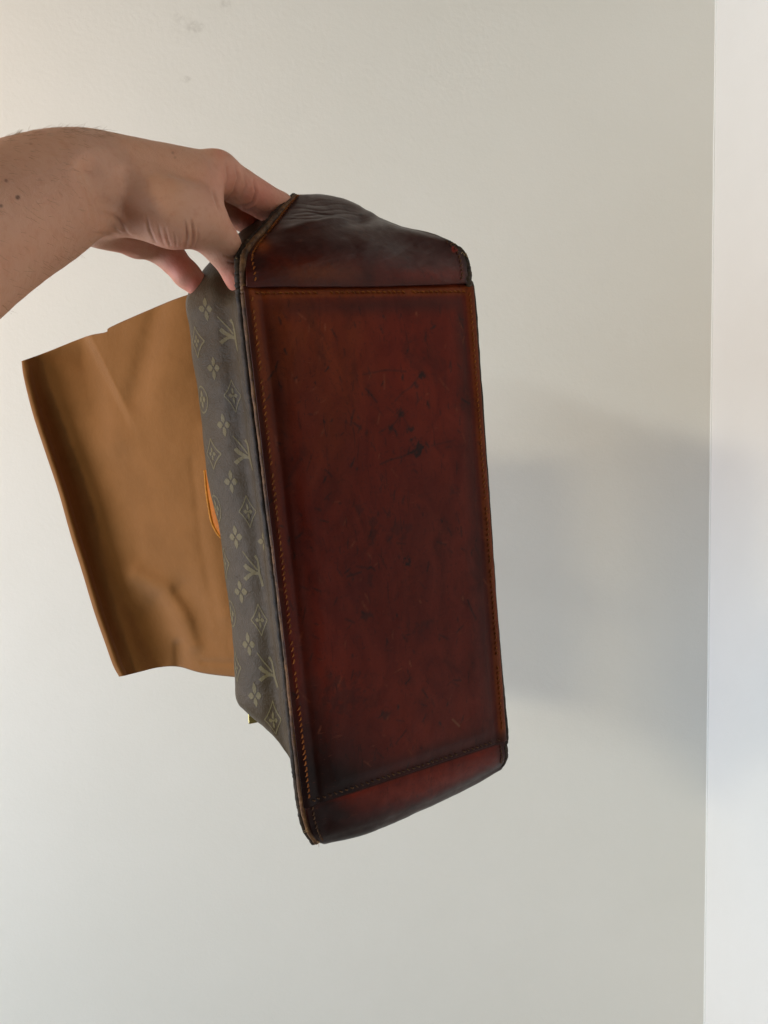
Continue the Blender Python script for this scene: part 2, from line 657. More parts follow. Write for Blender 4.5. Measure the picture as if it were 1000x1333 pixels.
# wrinkles where the hand bends the leather
fp = proj(b2c(FT))
up = (FT - FT.mean((0, 1)))
nrm = grid_normals(FT)
if nrm[..., 2].mean() < 0:
    nrm = -nrm
X, Y = fp[..., 0], fp[..., 1]
crk = 0
for yy, x0, x1, sl, a in [(266, 385, 450, .02, .5), (272, 382, 462, .03, .7), (277, 378, 470, .02, .8), (281, 375, 455, -.02, .6), (286, 370, 480, -.04, .9), (262, 400, 440, .0, .4)]:
    line = yy + sl * (X - x0) + 1.2 * np.sin(X * .12 + yy)
    crk = crk + a * np.exp(-((Y - line) / 1.1) ** 2) * sst(x0 - 12, x0 + 14, X) * sst(x1 + 14, x1 - 14, X)
ridge = np.exp(-((Y - (294 - .14 * (X - 400) - 5 * np.sin((X - 380) * .016))) / 5.0) ** 2) * sst(340, 400, X) * sst(540, 470, X)
dent = np.exp(-((X - 470) / 22) ** 2 - ((Y - 283) / 10) ** 2)
FT = FT + nrm * (.0012 * ridge - .00035 * crk - .0024 * dent)[..., None] + nrm * ((fbm(X * .04, Y * .07, 21, 3) - .5) * .0009)[..., None]
rr = np.linspace(0, 1, 180)[:, None] + 0 * X
cc_ = np.linspace(0, 1, 220)[None, :] + 0 * X
nz = fbm(X * .03, Y * .05, 31)
nz2 = fbm(X * .08, Y * .05, 32)
colF = mixc(MAH * .5, RED * .62, np.clip((nz - .35) * 1.5, 0, 1))
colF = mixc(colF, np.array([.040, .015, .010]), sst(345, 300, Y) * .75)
colF = mixc(colF, ORA * .6, np.exp(-((Y - 355) / 14) ** 2) * np.exp(-((X - 415) / 45) ** 2) * .85)
colF = mixc(colF, RED, np.exp(-((Y - 357) / 9) ** 2) * sst(480, 560, X) * .7)
colF = mixc(colF, ORA * 1.15, np.exp(-((Y - 319) / 8) ** 2 - ((X - 341) / 9) ** 2))
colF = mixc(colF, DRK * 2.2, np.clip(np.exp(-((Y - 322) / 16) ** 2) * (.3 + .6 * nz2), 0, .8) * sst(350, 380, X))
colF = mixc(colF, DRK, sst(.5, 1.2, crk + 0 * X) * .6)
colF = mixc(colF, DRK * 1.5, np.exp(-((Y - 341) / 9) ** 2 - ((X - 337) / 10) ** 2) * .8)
for (px, py, r, am) in [(470, 277, 4, .9), (470, 302, 5, .5), (460, 297, 3, .5), (557, 318, 1.6, .8), (592, 325, 3, 0), (545, 310, 2, .5), (420, 300, 3, .4)]:
    d = np.hypot(X - px, (Y - py) * 1.6) + (fbm(X * .5, Y * .5, px) - .5) * r
    colF = mixc(colF, DRK, sst(r, r * .3, d) * am)
d = np.hypot(X - 592, Y - 324) + (fbm(X * .4, Y * .4, 8) - .5) * 4
colF = mixc(colF, np.array([.20, .022, .012]), sst(5.5, 2.5, d) * .9)
colF = mixc(colF, DRK * 1.4, sst(.965, .985, cc_) * .9)
colF = mixc(colF, ORA * .9, sst(.05, .03, cc_) * sst(.50, .62, rr) * .8)
colF = mixc(colF, DRK, sst(.022, .012, rr) * .95)
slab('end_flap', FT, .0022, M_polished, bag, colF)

flap_bot = np.array([
    [Q(397.5, 1049, .0006), Q(466, 1028, .0006), Q(531, 1006, .0006), Q(596, 984.5, .0006), Q(657.5, 964, .0006)],
    [Q(399, 1060, .0002), Q(467, 1039, -.0008), Q(532, 1018, -.0008), Q(597, 996, -.0006), Q(659.5, 974, .001)],
    [Q(404, 1080, .003), Q(469, 1061, .001), Q(534, 1038, .001), Q(599, 1012, .002), Q(660, 985, .003)],
    [Q(412, 1094, .010), Q(472, 1077, .008), Q(537, 1053, .007), Q(601, 1024, .008), Q(656.5, 995, .007)],
    [Q(424, 1099, .024), Q(480, 1085, .022), Q(540, 1059.5, .021), Q(602, 1030, .022), Q(650, 1003, .013)],
    [Q(428, 1088, .055), Q(484, 1070, .055), Q(542, 1046, .055), Q(598, 1018, .055), Q(636, 992, .040)],
])
FB = resample(resample(flap_bot, 90, 0), 130, 1)
fp = proj(b2c(FB))
X, Y = fp[..., 0], fp[..., 1]
nrm = grid_normals(FB)
if nrm[..., 2].mean() < 0:
    nrm = -nrm
FB = FB + nrm * ((fbm(X * .04, Y * .05, 41, 3) - .5) * .0008)[..., None]
cc_ = np.linspace(0, 1, 130)[None, :] + 0 * X
rr = np.linspace(0, 1, 90)[:, None] + 0 * X
nz = fbm(X * .04, Y * .05, 51)
nz2 = fbm(X * .1, Y * .1, 52)
colB = mixc(RED * 1.0, MAH * .8, np.clip((nz - .3) * 1.5, 0, 1))
colB = mixc(colB, np.array([.15, .022, .012]), np.exp(-((Y - (1040 - .32 * (X - 500))) / 13) ** 2) * sst(440, 500, X) * sst(650, 600, X) * (.3 + .8 * nz2))
colB = mixc(colB, DRK * .8, np.clip(sst(560, 420, X) * (.75 + .5 * nz) * sst(.05, .45, rr + .5 * sst(470, 400, X)), 0, .95))  # left part of the flap darkened, shade painted in along with grime
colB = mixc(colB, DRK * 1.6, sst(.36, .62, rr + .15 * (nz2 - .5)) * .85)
colB = mixc(colB, DRK * 1.2, sst(.07, .03, rr) * .8)
colB = mixc(colB, DRK * 1.6, sst(.93, .98, cc_) * .8)
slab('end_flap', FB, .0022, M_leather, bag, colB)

# --- rims
left_rim = [(385, 256, .066), (366, 275, .048), (346, 297, .030), (330, 314, .019), (318.5, 332, .010), (316.5, 350, .004), (317, 372, .003), (319, 395, .003), (328, 480, .003), (340.5, 580, .003), (351, 667, .003), (361, 745, .003), (371, 834, .003), (379, 910, .003), (385.5, 975, .003), (390.5, 1020, .003), (395, 1052, .003), (402, 1080, .007), (412, 1096, .014)]
LR = resample(np.array([Q(*p) for p in left_rim]), 300)
raw_r = .0019 + .00025 * (fbm(np.arange(300) * .22, np.zeros(300), 61) - .5) * 2
tube('raw_edge', LR + rng.normal(0, .00006, LR.shape), raw_r, M_raw, bag, 10, .05)
outer = [(383, 256, .070), (364, 274, .053), (343, 297, .036), (324, 315, .025), (312, 334, .016), (311, 352, .010), (311.5, 372, .009), (313.5, 395, .009), (322.5, 480, .009), (335, 580, .009), (346, 667, .009), (356.5, 745, .009), (367, 834, .009), (375.5, 910, .009), (382, 975, .009), (387, 1020, .009), (391.5, 1052, .009), (398, 1078, .012), (409, 1096, .019)]
OR_ = resample(np.array([Q(*p) for p in outer]), 300)
out_r = .0024 + .0003 * (fbm(np.arange(300) * .3, np.zeros(300), 62) - .5) * 2
tube('piping', OR_ + rng.normal(0, .00008, OR_.shape), out_r, M_rim, bag, 10, .06)
side = np.array([Q(*p) for p in [(615, 385, .003), (625, 520, .003), (634, 650, .003), (643, 780, .003), (652, 890, .003), (658.5, 955, .003)]])
rim_pts = np.concatenate([FT[150:12:-18, -1] + [-.0004, -.0004, -.0016], side, FB[12:80:12, -1] + [-.0004, .0004, -.0016]])
RR = resample(rim_pts, 240)
rr_r = .0021 + .00025 * (fbm(np.arange(240) * .3, np.zeros(240), 63) - .5) * 2
rr_r = rr_r * (.25 + .75 * sst(0, 55, np.arange(240.))) * (.35 + .65 * sst(239, 215, np.arange(240.)))
tube('piping', RR + rng.normal(0, .00006, RR.shape), rr_r, M_rim, bag, 10, .05)

# --- canvas sides
ctl = [  # rim point, far silhouette point (px, depth); rows from the top of the bag down
    ((380, 259, .072), (372, 264, .105)),
    ((341, 299, .040), (323, 292, .090)),
    ((316, 324, .026), (285, 328, .082)),
    ((311, 345, .018), (262, 354, .078)),
    ((311, 375, .014), (243, 388, .074)),
    ((316, 425, .012), (246, 425, .072)),
    ((322, 480, .012), (250.5, 470, .070)),
    ((330, 540, .012), (261, 540, .068)),
    ((340, 615, .012), (269, 618, .066)),
    ((350, 695, .012), (286, 692, .066)),
    ((359, 765, .012), (296, 765, .066)),
    ((368, 840, .012), (302.5, 835, .064)),
    ((374, 895, .012), (305.5, 888, .062)),
    ((379, 940, .012), (309, 914, .060)),
    ((382, 972, .012), (327, 932, .056)),
    ((384, 993, .012), (353, 953, .048)),
    ((388, 1022, .012), (379, 975, .036)),
    ((392, 1050, .013), (387, 1012, .030)),
    ((400, 1077, .016), (394, 1052, .030)),
]
rows = []
for (a, b) in ctl:
    A, B = Q(*a), Q(*b)
    m1 = Q(a[0] * .78 + b[0] * .22, a[1] * .78 + b[1] * .22, a[2] * .70 + b[2] * .30 - .001)
    m2 = Q(a[0] * .45 + b[0] * .55, a[1] * .45 + b[1] * .55, a[2] * .45 + b[2] * .55 - .004)
    m3 = Q(a[0] * .12 + b[0] * .88, a[1] * .12 + b[1] * .88, a[2] * .15 + b[2] * .85 - .004)
    e1 = Q(b[0] + 5, b[1], b[2] + .016)
    e2 = Q(b[0] + 22, b[1] + (0 if b[1] > 300 else 8), b[2] + .036)
    rows.append([A, m1, m2, m3, B, e1, e2])
CV = resample(resample(np.array(rows), 240, 0), 60, 1)
fpc = proj(b2c(CV))
nC = grid_normals(CV)
if (nC[..., 0]).mean() > 0:
    nC = -nC
X, Y = fpc[..., 0], fpc[..., 1]
# dent under the thumb and finger tips, slack waves of the empty bag
relief = .0020 * (fbm(Y * .016, X * .02, 71, 2) - .5) + .0007 * (fbm(Y * .06, X * .08, 72) - .5)
relief -= .006 * np.exp(-((X - 300) / 14) ** 2 - ((Y - 362) / 22) ** 2)
# the ridge of the seam allowance beside the rim
sa = np.linspace(0, 1, 60)[None, :] + 0 * X
relief += .0009 * np.exp(-((sa - .085) / .02) ** 2)
CV = CV + nC * relief[..., None]
cv = slab('canvas_side', CV, .0015, M_canvas, bag, None, (-1, 0, .3))
cv['label'] = 'dark brown coated canvas side with faded gold print'
# the far side, out of the photograph's sight
rows = []
for p in [FT[165, -1], FT[125, -1], FT[85, -1], FT[45, -1], FT[15, -1]] + [Q(px, py, .006) for (px, py) in [(622, 480), (632, 620), (642, 760), (651, 900)]] + [FB[12, -1], FB[38, -1], FB[60, -1]]:
    p = p + np.array([-.0015, 0, -.003])
    rows.append([p, p + [-.006, 0, -.03], p + [-.014, 0, -.065], p + [-.030, 0, -.10]])
RV = resample(resample(np.array(rows), 80, 0), 16, 1)
slab('canvas_side', RV, .0015, M_canvas, bag, None, (1, 0, .3))

# --- printed motifs on the canvas: outlines in millimetres of the print, laid on the canvas sheet
SS, TT = np.meshgrid(np.arange(60), np.arange(240))


def canvas_at(s, t):
    s = np.clip(s, 0, 58.99)
    t = np.clip(t, 0, 238.99)
    i, j = int(t), int(s)
    a, b = t - i, s - j

    def bl(Gd):
        return (Gd[i, j] * (1 - b) + Gd[i, j + 1] * b) * (1 - a) + (Gd[i + 1, j] * (1 - b) + Gd[i + 1, j + 1] * b) * a
    n = bl(nC)
    return bl(CV), n / np.linalg.norm(n)


def motif(name, px, py, polys, scale=1.0):
    """polys: convex outlines in picture pixels about the motif's centre"""
    vis = (SS < 44)
    d = np.where(vis, np.hypot(X - px, Y - py), 1e9)
    t0, s0 = np.unravel_index(np.argmin(d), d.shape)
    s0 = min(max(s0, 2), 35)
    sj = min(s0, 27)
    t0 = min(max(t0, 2), 236)
    J = np.array([[(X[t0, sj + 1] - X[t0, sj - 1]) / 2, (X[t0 + 1, sj] - X[t0 - 1, sj]) / 2],
                  [(Y[t0, sj + 1] - Y[t0, sj - 1]) / 2, (Y[t0 + 1, sj] - Y[t0 - 1, sj]) / 2]])
    Ji = np.linalg.inv(J)
    off = np.zeros(2) if s0 >= 34 else Ji @ np.array([px - X[t0, s0], py - Y[t0, s0]])
    bm = bmesh.new()
    for poly in polys:
        vs_ = [bm.verts.new((x * scale, y * scale, 0)) for x, y in poly]
        bm.faces.new(vs_)
    bmesh.ops.triangulate(bm, faces=bm.faces[:])
    bmesh.ops.subdivide_edges(bm, edges=bm.edges[:], cuts=2, use_grid_fill=True)
    bmesh.ops.triangulate(bm, faces=bm.faces[:])
    keep = []
    for v in bm.verts:
        st = Ji @ np.array([v.co.x, v.co.y]) + off + [s0, t0]
        p, n = canvas_at(st[0], st[1])
        if st[0] < 4.8:
            keep.append(v)
        v.co = Vector(p + n * .00014)
    bmesh.ops.delete(bm, geom=keep, context='VERTS')
    if not bm.faces:
        bm.free()
        return
    # outward winding
    c = bm.faces[:]
    fl = [f for f in c if f.normal.length == 0 or (f.normal_update() or f.normal.dot(Vector(nC[t0, s0])) < 0)]
    bmesh.ops.reverse_faces(bm, faces=fl)
    me = bpy.data.meshes.new(name)
    bm.to_mesh(me)
    bm.free()
    me.materials.append(M_print)
    for pl in me.polygons:
        pl.use_smooth = True
    o = bpy.data.objects.new(name, me)
    COL.objects.link(o)
    o.parent = bag


def ribbon(pts, widths):
    pts = np.array(pts, float)
    t = np.gradient(pts, axis=0)
    t /= np.linalg.norm(t, axis=1, keepdims=True)
    n = np.stack([-t[:, 1], t[:, 0]], 1)
    w = np.broadcast_to(widths, (len(pts),))[:, None] / 2
    L, R = pts + n * w, pts - n * w
    return [[L[i], L[i + 1], R[i + 1], R[i]] for i in range(len(pts) - 1)]


def petal(ang, ln, wd, inner=.12):
    c, s = math.cos(ang), math.sin(ang)
    prof = [(inner * ln, 0), (.35 * ln, .42 * wd), (.62 * ln, .5 * wd), (.82 * ln, .30 * wd), (ln, .0), (.82 * ln, -.30 * wd), (.62 * ln, -.5 * wd), (.35 * ln, -.42 * wd)]
    return [(x * c - y * s, (x * s + y * c)) for x, y in prof]


def squash(polys, fx=.56, sh=.12):
    return [[(x * fx + sh * y, y + .0 * x) for x, y in p] for p in polys]


flower = squash([petal(math.pi / 2 * k + .0, 15.5, 9) for k in range(4)])
disc = [(1.8 * math.cos(a), 1.8 * math.sin(a)) for a in np.linspace(0, 2 * math.pi, 9)[:-1]]


def curved_diamond(r, wd):
    out = []
    for k in range(4):
        a0, a1 = math.pi / 2 * k, math.pi / 2 * (k + 1)
        p0 = np.array([math.cos(a0), math.sin(a0)]) * r
        p1 = np.array([math.cos(a1), math.sin(a1)]) * r
        m = (p0 + p1) * .5 * .74
        pts = [(1 - t) ** 2 * p0 + 2 * t * (1 - t) * m + t * t * p1 for t in np.linspace(0, 1, 7)]
        out += ribbon(pts, wd)
    return out


dia = squash(curved_diamond(21, 2.0) + [petal(math.pi / 2 * k, 11, 5.5) for k in range(4)] + [disc])
circ = squash(ribbon([(17 * math.cos(a), 17 * math.sin(a)) for a in np.linspace(0, 2 * math.pi, 25)], 2.2) + [petal(math.pi / 2 * k, 12, 8) for k in range(4)])
edged = squash(curved_diamond(20, 2.2) + [petal(math.pi / 2 * k, 9, 5) for k in range(4)])
initials = (ribbon([(-14, -23), (-7, -14), (1, -5), (6, 1)], [1.4, 1.8, 2.1, 2.0])
            + ribbon([(2, -18), (6, -12), (8, -3), (9, 6), (12, 15), (14, 22)], [3.8, 2.6, 3.0, 3.6, 3.4, 3.6])
            + ribbon([(-11, -6), (-6, -1), (1, 3), (8, 6)], [4.8, 5.2, 4.4, 3.4])
            + ribbon([(-10, 13), (-5, 8), (0, 5), (7, 5)], [5.4, 4.8, 4.0, 3.4]))
for p in [(268, 402), (278, 479), (291, 553), (301, 627), (307, 699), (314, 770), (324, 839), (332, 906)]:
    motif('printed_flower', *p, flower)
for p in [(298, 434), (318, 590), (330, 741), (349, 874)]:
    motif('printed_initials', *p, initials, 1.0)
for p in [(305, 515), (323, 666), (339, 807), (356, 938)]:
    motif('printed_diamond', *p, dia)
for p in [(255, 444), (276, 591), (291, 733), (307, 870)]:
    motif('printed_diamond', *p, edged)
for p in [(263, 520), (282, 660), (299, 800)]:
    motif('printed_medallion', *p, circ)
for p in [(318, 472), (343, 705), (331, 548)]:
    motif('printed_flower', *p, flower, .8)


# --- stitching: one run of thread per seam
def stitches(path, normals, ln, gap, wd, mat, slant=0.0, lift=.00045):
    path = np.asarray(path)
    seg = np.linalg.norm(np.diff(path, axis=0), axis=1)
    s = np.concatenate([[0], np.cumsum(seg)])
    V, Fc = [], []
    pos = gap
    while pos + ln < s[-1]:
        l2 = ln * random.uniform(.8, 1.1)
        pts = [np.array([np.interp(q, s, path[:, k]) for k in range(3)]) for q in (pos, pos + l2 / 2, pos + l2)]
        n = np.array([np.interp(pos, s, normals[:, k]) for k in range(3)])
        n /= np.linalg.norm(n)
        t = pts[2] - pts[0]
        t /= np.linalg.norm(t)
        b = np.cross(t, n)
        if random.random() > .06:
            sl = slant * random.uniform(.5, 1.3) + random.uniform(-.15, .15)
            o = len(V)
            for q, (p, hgt, wf) in enumerate(zip(pts, (-.0002, wd * .75, -.0002), (.6, 1, .6))):
                c = p + n * (lift + hgt) + b * sl * wd * (q - 1)
                for (bb, nn) in ((-1, -.4), (-.6, .5), (.6, .5), (1, -.4)):
                    V.append(c + b * bb * wd * .5 * wf + n * nn * wd * .5)
            for q in range(2):
                for k in range(4):
                    a = o + q * 4 + k
                    d = o + q * 4 + (k + 1) % 4
                    Fc.append((a, d, d + 4, a + 4))
        pos += ln + gap * random.uniform(.8, 1.25)
    ob = mesh_obj('stitching', V, Fc, mat, bag)
    ob['kind'] = 'stuff'
    return ob


def base_line(p, q, n=160):
    a, b = Q(*p)[:2], Q(*q)[:2]
    t = np.linspace(0, 1, n)[:, None]
    uv = a * (1 - t) + b * t
    uv = uv + (rng.normal(0, .00008, uv.shape))
    return np.concatenate([uv, base_w(uv[:, 0], uv[:, 1])[:, None]], 1), np.tile([0, 0, 1.0], (n, 1))


stitches(*base_line((327.5, 384), (402.5, 1042)), .0024, .0011, .0012, M_thread, .5)
stitches(*base_line((610.5, 378), (653.5, 961)), .0022, .0013, .0011, M_thread, .4)
stitches(*base_line((330, 381.5), (610, 379.5)), .0022, .0012, .0011, M_thread, .5)
stitches(*base_line((404, 1043), (654, 962)), .0022, .0013, .0011, M_thread2, .5)
nF = grid_normals(FT)
if nF[..., 2].mean() < 0:
    nF = -nF
stitches(FT[9:150, 8], nF[9:150, 8], .0022, .0012, .0011, M_thread, .4)
stitches(FT[9:105, 210], nF[9:105, 210], .0022, .0013, .0011, M_thread2, .3)
nB = grid_normals(FB)
if nB[..., 2].mean() < 0:
    nB = -nB
stitches(FB[3:60, 4], nB[3:60, 4], .0022, .0012, .0011, M_thread2, .4)
stitches(FB[3:50, 125], nB[3:50, 125], .0022, .0012, .0011, M_thread2, .4)

# --- frayed threads at the worn corners
V, Fc = [], []
for (px, py, d, nn, sp) in [(588, 319, .014, 7, 3), (603, 331, .008, 5, 3), (414, 1094, .012, 8, 2), (326, 316, .018, 8, 5), (313, 335, .012, 6, 4), (655, 988, .005, 5, 2), (401, 1080, .004, 4, 3)]:
    for k in range(nn):
        a = Q(px + random.uniform(-sp, sp), py + random.uniform(-sp, sp), d)
        dirv = np.array([random.uniform(-1, 1), random.uniform(-1, 1), random.uniform(-.2, .6)])
        if px > 500:
            dirv[0] = abs(dirv[0])
        else:
            dirv[0] = -abs(dirv[0])
        dirv /= np.linalg.norm(dirv)
        L = random.uniform(.0012, .0032)
        sd = np.cross(dirv, [0, 0, 1.0]) * .00022
        o = len(V)
        mid = a + dirv * L * .5 + np.array([0, 0, random.uniform(-.0006, .0006)])
        nd = np.array([0, 0, .0002])
        for p, q in ((a, 1), (mid, .9), (a + dirv * L + rng.normal(0, .0004, 3), .4)):
            V += [p + sd * q, p - sd * q * .5 + nd, p - sd * q * .5 - nd]
        for s in range(2):
            for k2 in range(3):
                x = o + s * 3 + k2
                y = o + s * 3 + (k2 + 1) % 3
                Fc.append((x, y, y + 3, x + 3))
fr = mesh_obj('frayed_thread', V, Fc, plain('frayed_fibre', (.42, .27, .13), .8, 0, .3), bag)
fr['kind'] = 'stuff'

# --- honey-coloured leather tab of a handle, in front of the lining
prof = [(268, 612), (269, 622), (270.5, 640), (273.5, 660), (277.5, 680), (284, 693), (290, 700)]
profr = [(284, 612), (290, 622), (296, 640), (302, 660), (306, 680), (306, 693), (304, 700)]
rowsT = []
for a, b in zip(prof, profr):
    A, B = PZ(a[0] - 1.5, a[1], .534), PZ(*b, .530)
    m = (A + B) / 2 + np.array([0, 0, -.004])
    rowsT.append([c2b(A), c2b(A * .8 + B * .2 + np.array([0, 0, -.003])), c2b(m), c2b(B)])
TB = resample(resample(np.array(rowsT), 40, 0), 16, 1)
tab = slab('handle_tab', TB, .0035, M_tab, bag, None, (-.6, 0, .8))
edge = tube('tab_edge', TB[:, 0] + np.array([0, 0, .0006]), .0011, plain('pale_edge', (.52, .20, .018), .6, 0, .3), tab, 8, .1)

# --- brass zip pull at the lower end of the mouth
pull = []
for (x, y) in [(322.5, 925), (323.5, 943), (334.5, 941), (342, 936), (340, 920)]:
    pull.append(c2b(PZ(x, y, .508)))
pull = np.array(pull)
back = np.array([c2b(b2c(p) + np.array([0, 0, .0016])) for p in pull])
n5 = len(pull)
Vp = np.concatenate([pull, back])
Fp = [tuple(range(n5)), tuple(range(2 * n5 - 1, n5 - 1, -1))] + [(k, k + n5, (k + 1) % n5 + n5, (k + 1) % n5) for k in range(n5)]
zp = mesh_obj('zip_pull', Vp, Fp, M_brass, bag, False)
bmod = zp.modifiers.new('soft', 'BEVEL')
bmod.width = .0006
bmod.segments = 2

# --- the lining pulled out of the mouth: a soft flattened box of cotton
top_edge = [(28, 470), (60, 458.5), (112, 438), (138, 432), (144, 425.5), (190, 405), (240, 385), (300, 370)]
bot_edge = [(155, 881), (163, 879.5), (181, 875), (206, 869), (232, 868), (262, 876), (300, 881), (345, 884)]
mid_l = [(28, 470), (31, 492), (43, 540), (60, 592), (76, 640), (92, 697), (107, 745), (122, 795), (137, 838), (147, 866), (155, 881)]
NR, NC_ = 150, 120
te = resample(np.array(top_edge, float), NC_)
be = resample(np.array(bot_edge, float), NC_)
le = resample(np.array(mid_l, float), NR)
tt = np.linspace(0, 1, NR)[:, None, None]
ssx = np.linspace(0, 1, NC_)[None, :, None]
ruled = te[None] * (1 - tt) + be[None] * tt
dl = le[:, None] - (te[0] * (1 - tt) + be[0] * tt)
PX = ruled + dl * (1 - ssx)
x, y = PX[..., 0], PX[..., 1]
t2 = tt[..., 0] + 0 * x
lx = np.interp(y, [p[1] for p in mid_l], [p[0] for p in mid_l])
dx = x - lx                                   # pixels in from the far edge
zc = .655 - .085 * sst(0, 240, dx) + .012 * t2
zc -= .014 * np.exp(-((dx - 5) / 11.0) ** 2) * (.55 + .45 * sst(.0, .25, t2))
vc = 36 + 26 * t2
zc += .014 * np.exp(-((dx - vc) / np.where(dx < vc, 22, 46 + 24 * t2)) ** 2) * sst(.05, .40, t2)
# the top corner, a triangle turned away
cx = x - (112 + (y - 438) * .50)
tri = np.clip(dx / 80, 0, 1) * sst(7, -5, cx) * sst(.36, .04, t2)
zc += .027 * tri
zc -= .003 * np.exp(-(cx / 8) ** 2) * sst(.30, .0, t2)
zc += .0016 * np.exp(-((dx - 13) / 2.2) ** 2) * sst(.03, .10, t2)      # the hem along the folded edge
# soft folds near the lower end


def fold(pts, wd, amp):
    global zc
    P = np.array(pts, float)
    best = np.full(x.shape, 1e9)
    for a, b in zip(P[:-1], P[1:]):
        ab = b - a
        q = np.clip(((x - a[0]) * ab[0] + (y - a[1]) * ab[1]) / (ab @ ab), 0, 1)
        best = np.minimum(best, np.hypot(x - a[0] - q * ab[0], y - a[1] - q * ab[1]))
    zc = zc + amp * np.exp(-(best / wd) ** 2)


fold([(178, 748), (215, 768), (236, 800), (252, 838)], 13, -.008)
fold([(238, 770), (258, 800), (262, 830)], 19, .007)
fold([(200, 800), (215, 835), (225, 868)], 24, .009)
fold([(232, 840), (233, 868)], 7, .007)
fold([(265, 862), (305, 864)], 4, .0022)
fold([(205, 400), (188, 470), (178, 520)], 16, .006)
fold([(130, 445), (145, 520), (155, 570)], 18, -.003)
fold([(112, 470), (135, 545)], 14, .003)
fold([(270, 560), (276, 700), (292, 800)], 10, -.002)
fold([(250, 600), (264, 720), (285, 820)], 5, .0012)
zc += .003 * (fbm(x * .012, y * .012, 81) - .5) + .0012 * (fbm(x * .05, y * .05, 82) - .5)
LN = np.stack([(x - 500) / F * zc, (y - 666.5) / F * zc, zc], -1)
# rear sheet, hung 5 cm behind and meeting the front at the edges
prof_ = np.minimum(np.minimum(tt[..., 0] + 0 * x, 1 - tt[..., 0] + 0 * x), ssx[..., 0] + 0 * x)
thick = .046 * np.sqrt(np.clip(prof_ / .16, 0, 1)) + .0012
RE = LN.copy()
dirn = np.array([.30, 0, .95])
sm = zc * 0 + (.655 - .085 * sst(0, 240, dx) + .012 * t2)
RE = np.stack([(x - 500) / F * zc, (y - 666.5) / F * zc, zc], -1) + dirn * (thick + np.maximum(sm - zc, 0) * sst(0, .12, prof_))[..., None]
V = np.concatenate([c2b(LN).reshape(-1, 3), c2b(RE).reshape(-1, 3)])
N = NR * NC_
f = grid_faces(NR, NC_, 0, True) + grid_faces(NR, NC_, N, False)
per = [(0, j) for j in range(NC_)] + [(i, NC_ - 1) for i in range(1, NR)] + [(NR - 1, j) for j in range(NC_ - 2, -1, -1)] + [(i, 0) for i in range(NR - 2, 0, -1)]
ids = [i * NC_ + j for i, j in per]
for k in range(len(ids)):
    p, q = ids[k], ids[(k + 1) % len(ids)]
    f.append((p, q, q + N, p + N))
lin = mesh_obj('lining', V, f, M_cloth, bag)
lin['label'] = 'brown cotton lining pulled out of the bag'

# ------------------------------------------------------------------ the person's arm and hand: one surface from a distance field
VOX = .00125


def cap(a, b, ra, rb, k):
    return (PZ(*a), PZ(*b), ra, rb, k)


prims = [
    # upper arm, elbow, forearm, wrist
    (PZ(-400, 540, .20) + np.array([-.03, .06, -.16]), PZ(-400, 540, .20), .050, .042, .02),
    (PZ(-400, 540, .20), PZ(-260, 436, .240), .042, .0370, .01),
    # (the forearm and wrist are added below as one smooth chain)
    # back of the hand: metacarpals
    cap((128, 222, .386), (277, 225, .420), .0180, .0112, .008),
    cap((130, 236, .394), (262, 242, .442), .0180, .0115, .008),
    cap((130, 256, .402), (238, 268, .456), .0175, .0110, .010),
    cap((126, 276, .402), (206, 298, .458), .0155, .0100, .010),
    # heel of the palm under the thumb
    cap((126, 294, .398), (178, 312, .428), .0112, .0096, .008),
    cap((178, 312, .428), (206, 320, .444), .0096, .0086, .006),
    # the flesh between thumb and back of the hand
    cap((152, 238, .386), (254, 250, .405), .0180, .0140, .016),
    # thumb: ball, metacarpal, first and last bone
    cap((150, 262, .382), (226, 280, .384), .0170, .0158, .010),
    cap((226, 280, .384), (254, 284, .392), .0155, .0136, .008),
    cap((248, 252, .408), (264, 282, .404), .0125, .0120, .010),
    cap((252, 281, .393), (287, 317, .410), .0128, .0106, .008),
    cap((287, 317, .410), (312, 361, .424), .0100, .0084, .005),
    cap((312, 361, .424), (320, 382, .430), .0084, .0066, .004),
    # index finger over the top of the bag
    cap((277, 224, .420), (284, 225, .424), .0115, .0118, .004),
    cap((284, 226, .424), (363, 274, .468), .0116, .0110, .005),
    cap((363, 274, .468), (394, 305, .502), .0106, .0092, .004),
    cap((394, 305, .502), (402, 331, .508), .0090, .0075, .004),
    # middle finger behind it
    cap((262, 242, .442), (316, 279, .474), .0112, .0100, .006),
    cap((316, 279, .474), (352, 303, .506), .0100, .0090, .004),
    cap((352, 303, .506), (372, 330, .518), .0088, .0072, .004),
    # ring finger, mostly hidden
    cap((238, 268, .456), (282, 306, .496), .0100, .0086, .005),
    # little finger with its tip against the canvas
    cap((200, 314, .440), (224, 336, .444), .0092, .0087, .006),
    cap((224, 336, .444), (243, 357, .446), .0086, .0083, .003),
    cap((243, 357, .446), (256.5, 370, .447), .0082, .0074, .003),
]
chain = [(-260, 436, .240, .0370), (-170, 380, .265, .0340), (-80, 329, .297, .0305), (6, 284, .333, .0278), (50, 262, .349, .0260), (88, 244, .364, .0240), (118, 234, .381, .0212), (144, 240, .394, .0190)]
ch = resample(np.array([list(PZ(*c[:3])) + [c[3]] for c in chain]), 29)
for a, b in zip(ch[:-1], ch[1:]):
    prims.append((a[:3], b[:3], a[3], b[3], .006))
allp = np.array([p for pr in prims for p in (pr[0], pr[1])])
rmax = .06
lo = allp.min(0) - rmax
hi = allp.max(0) + .02
dim = np.ceil((hi - lo) / VOX).astype(int) + 1
fld = np.full(dim, .05, np.float32)
PAD = .022
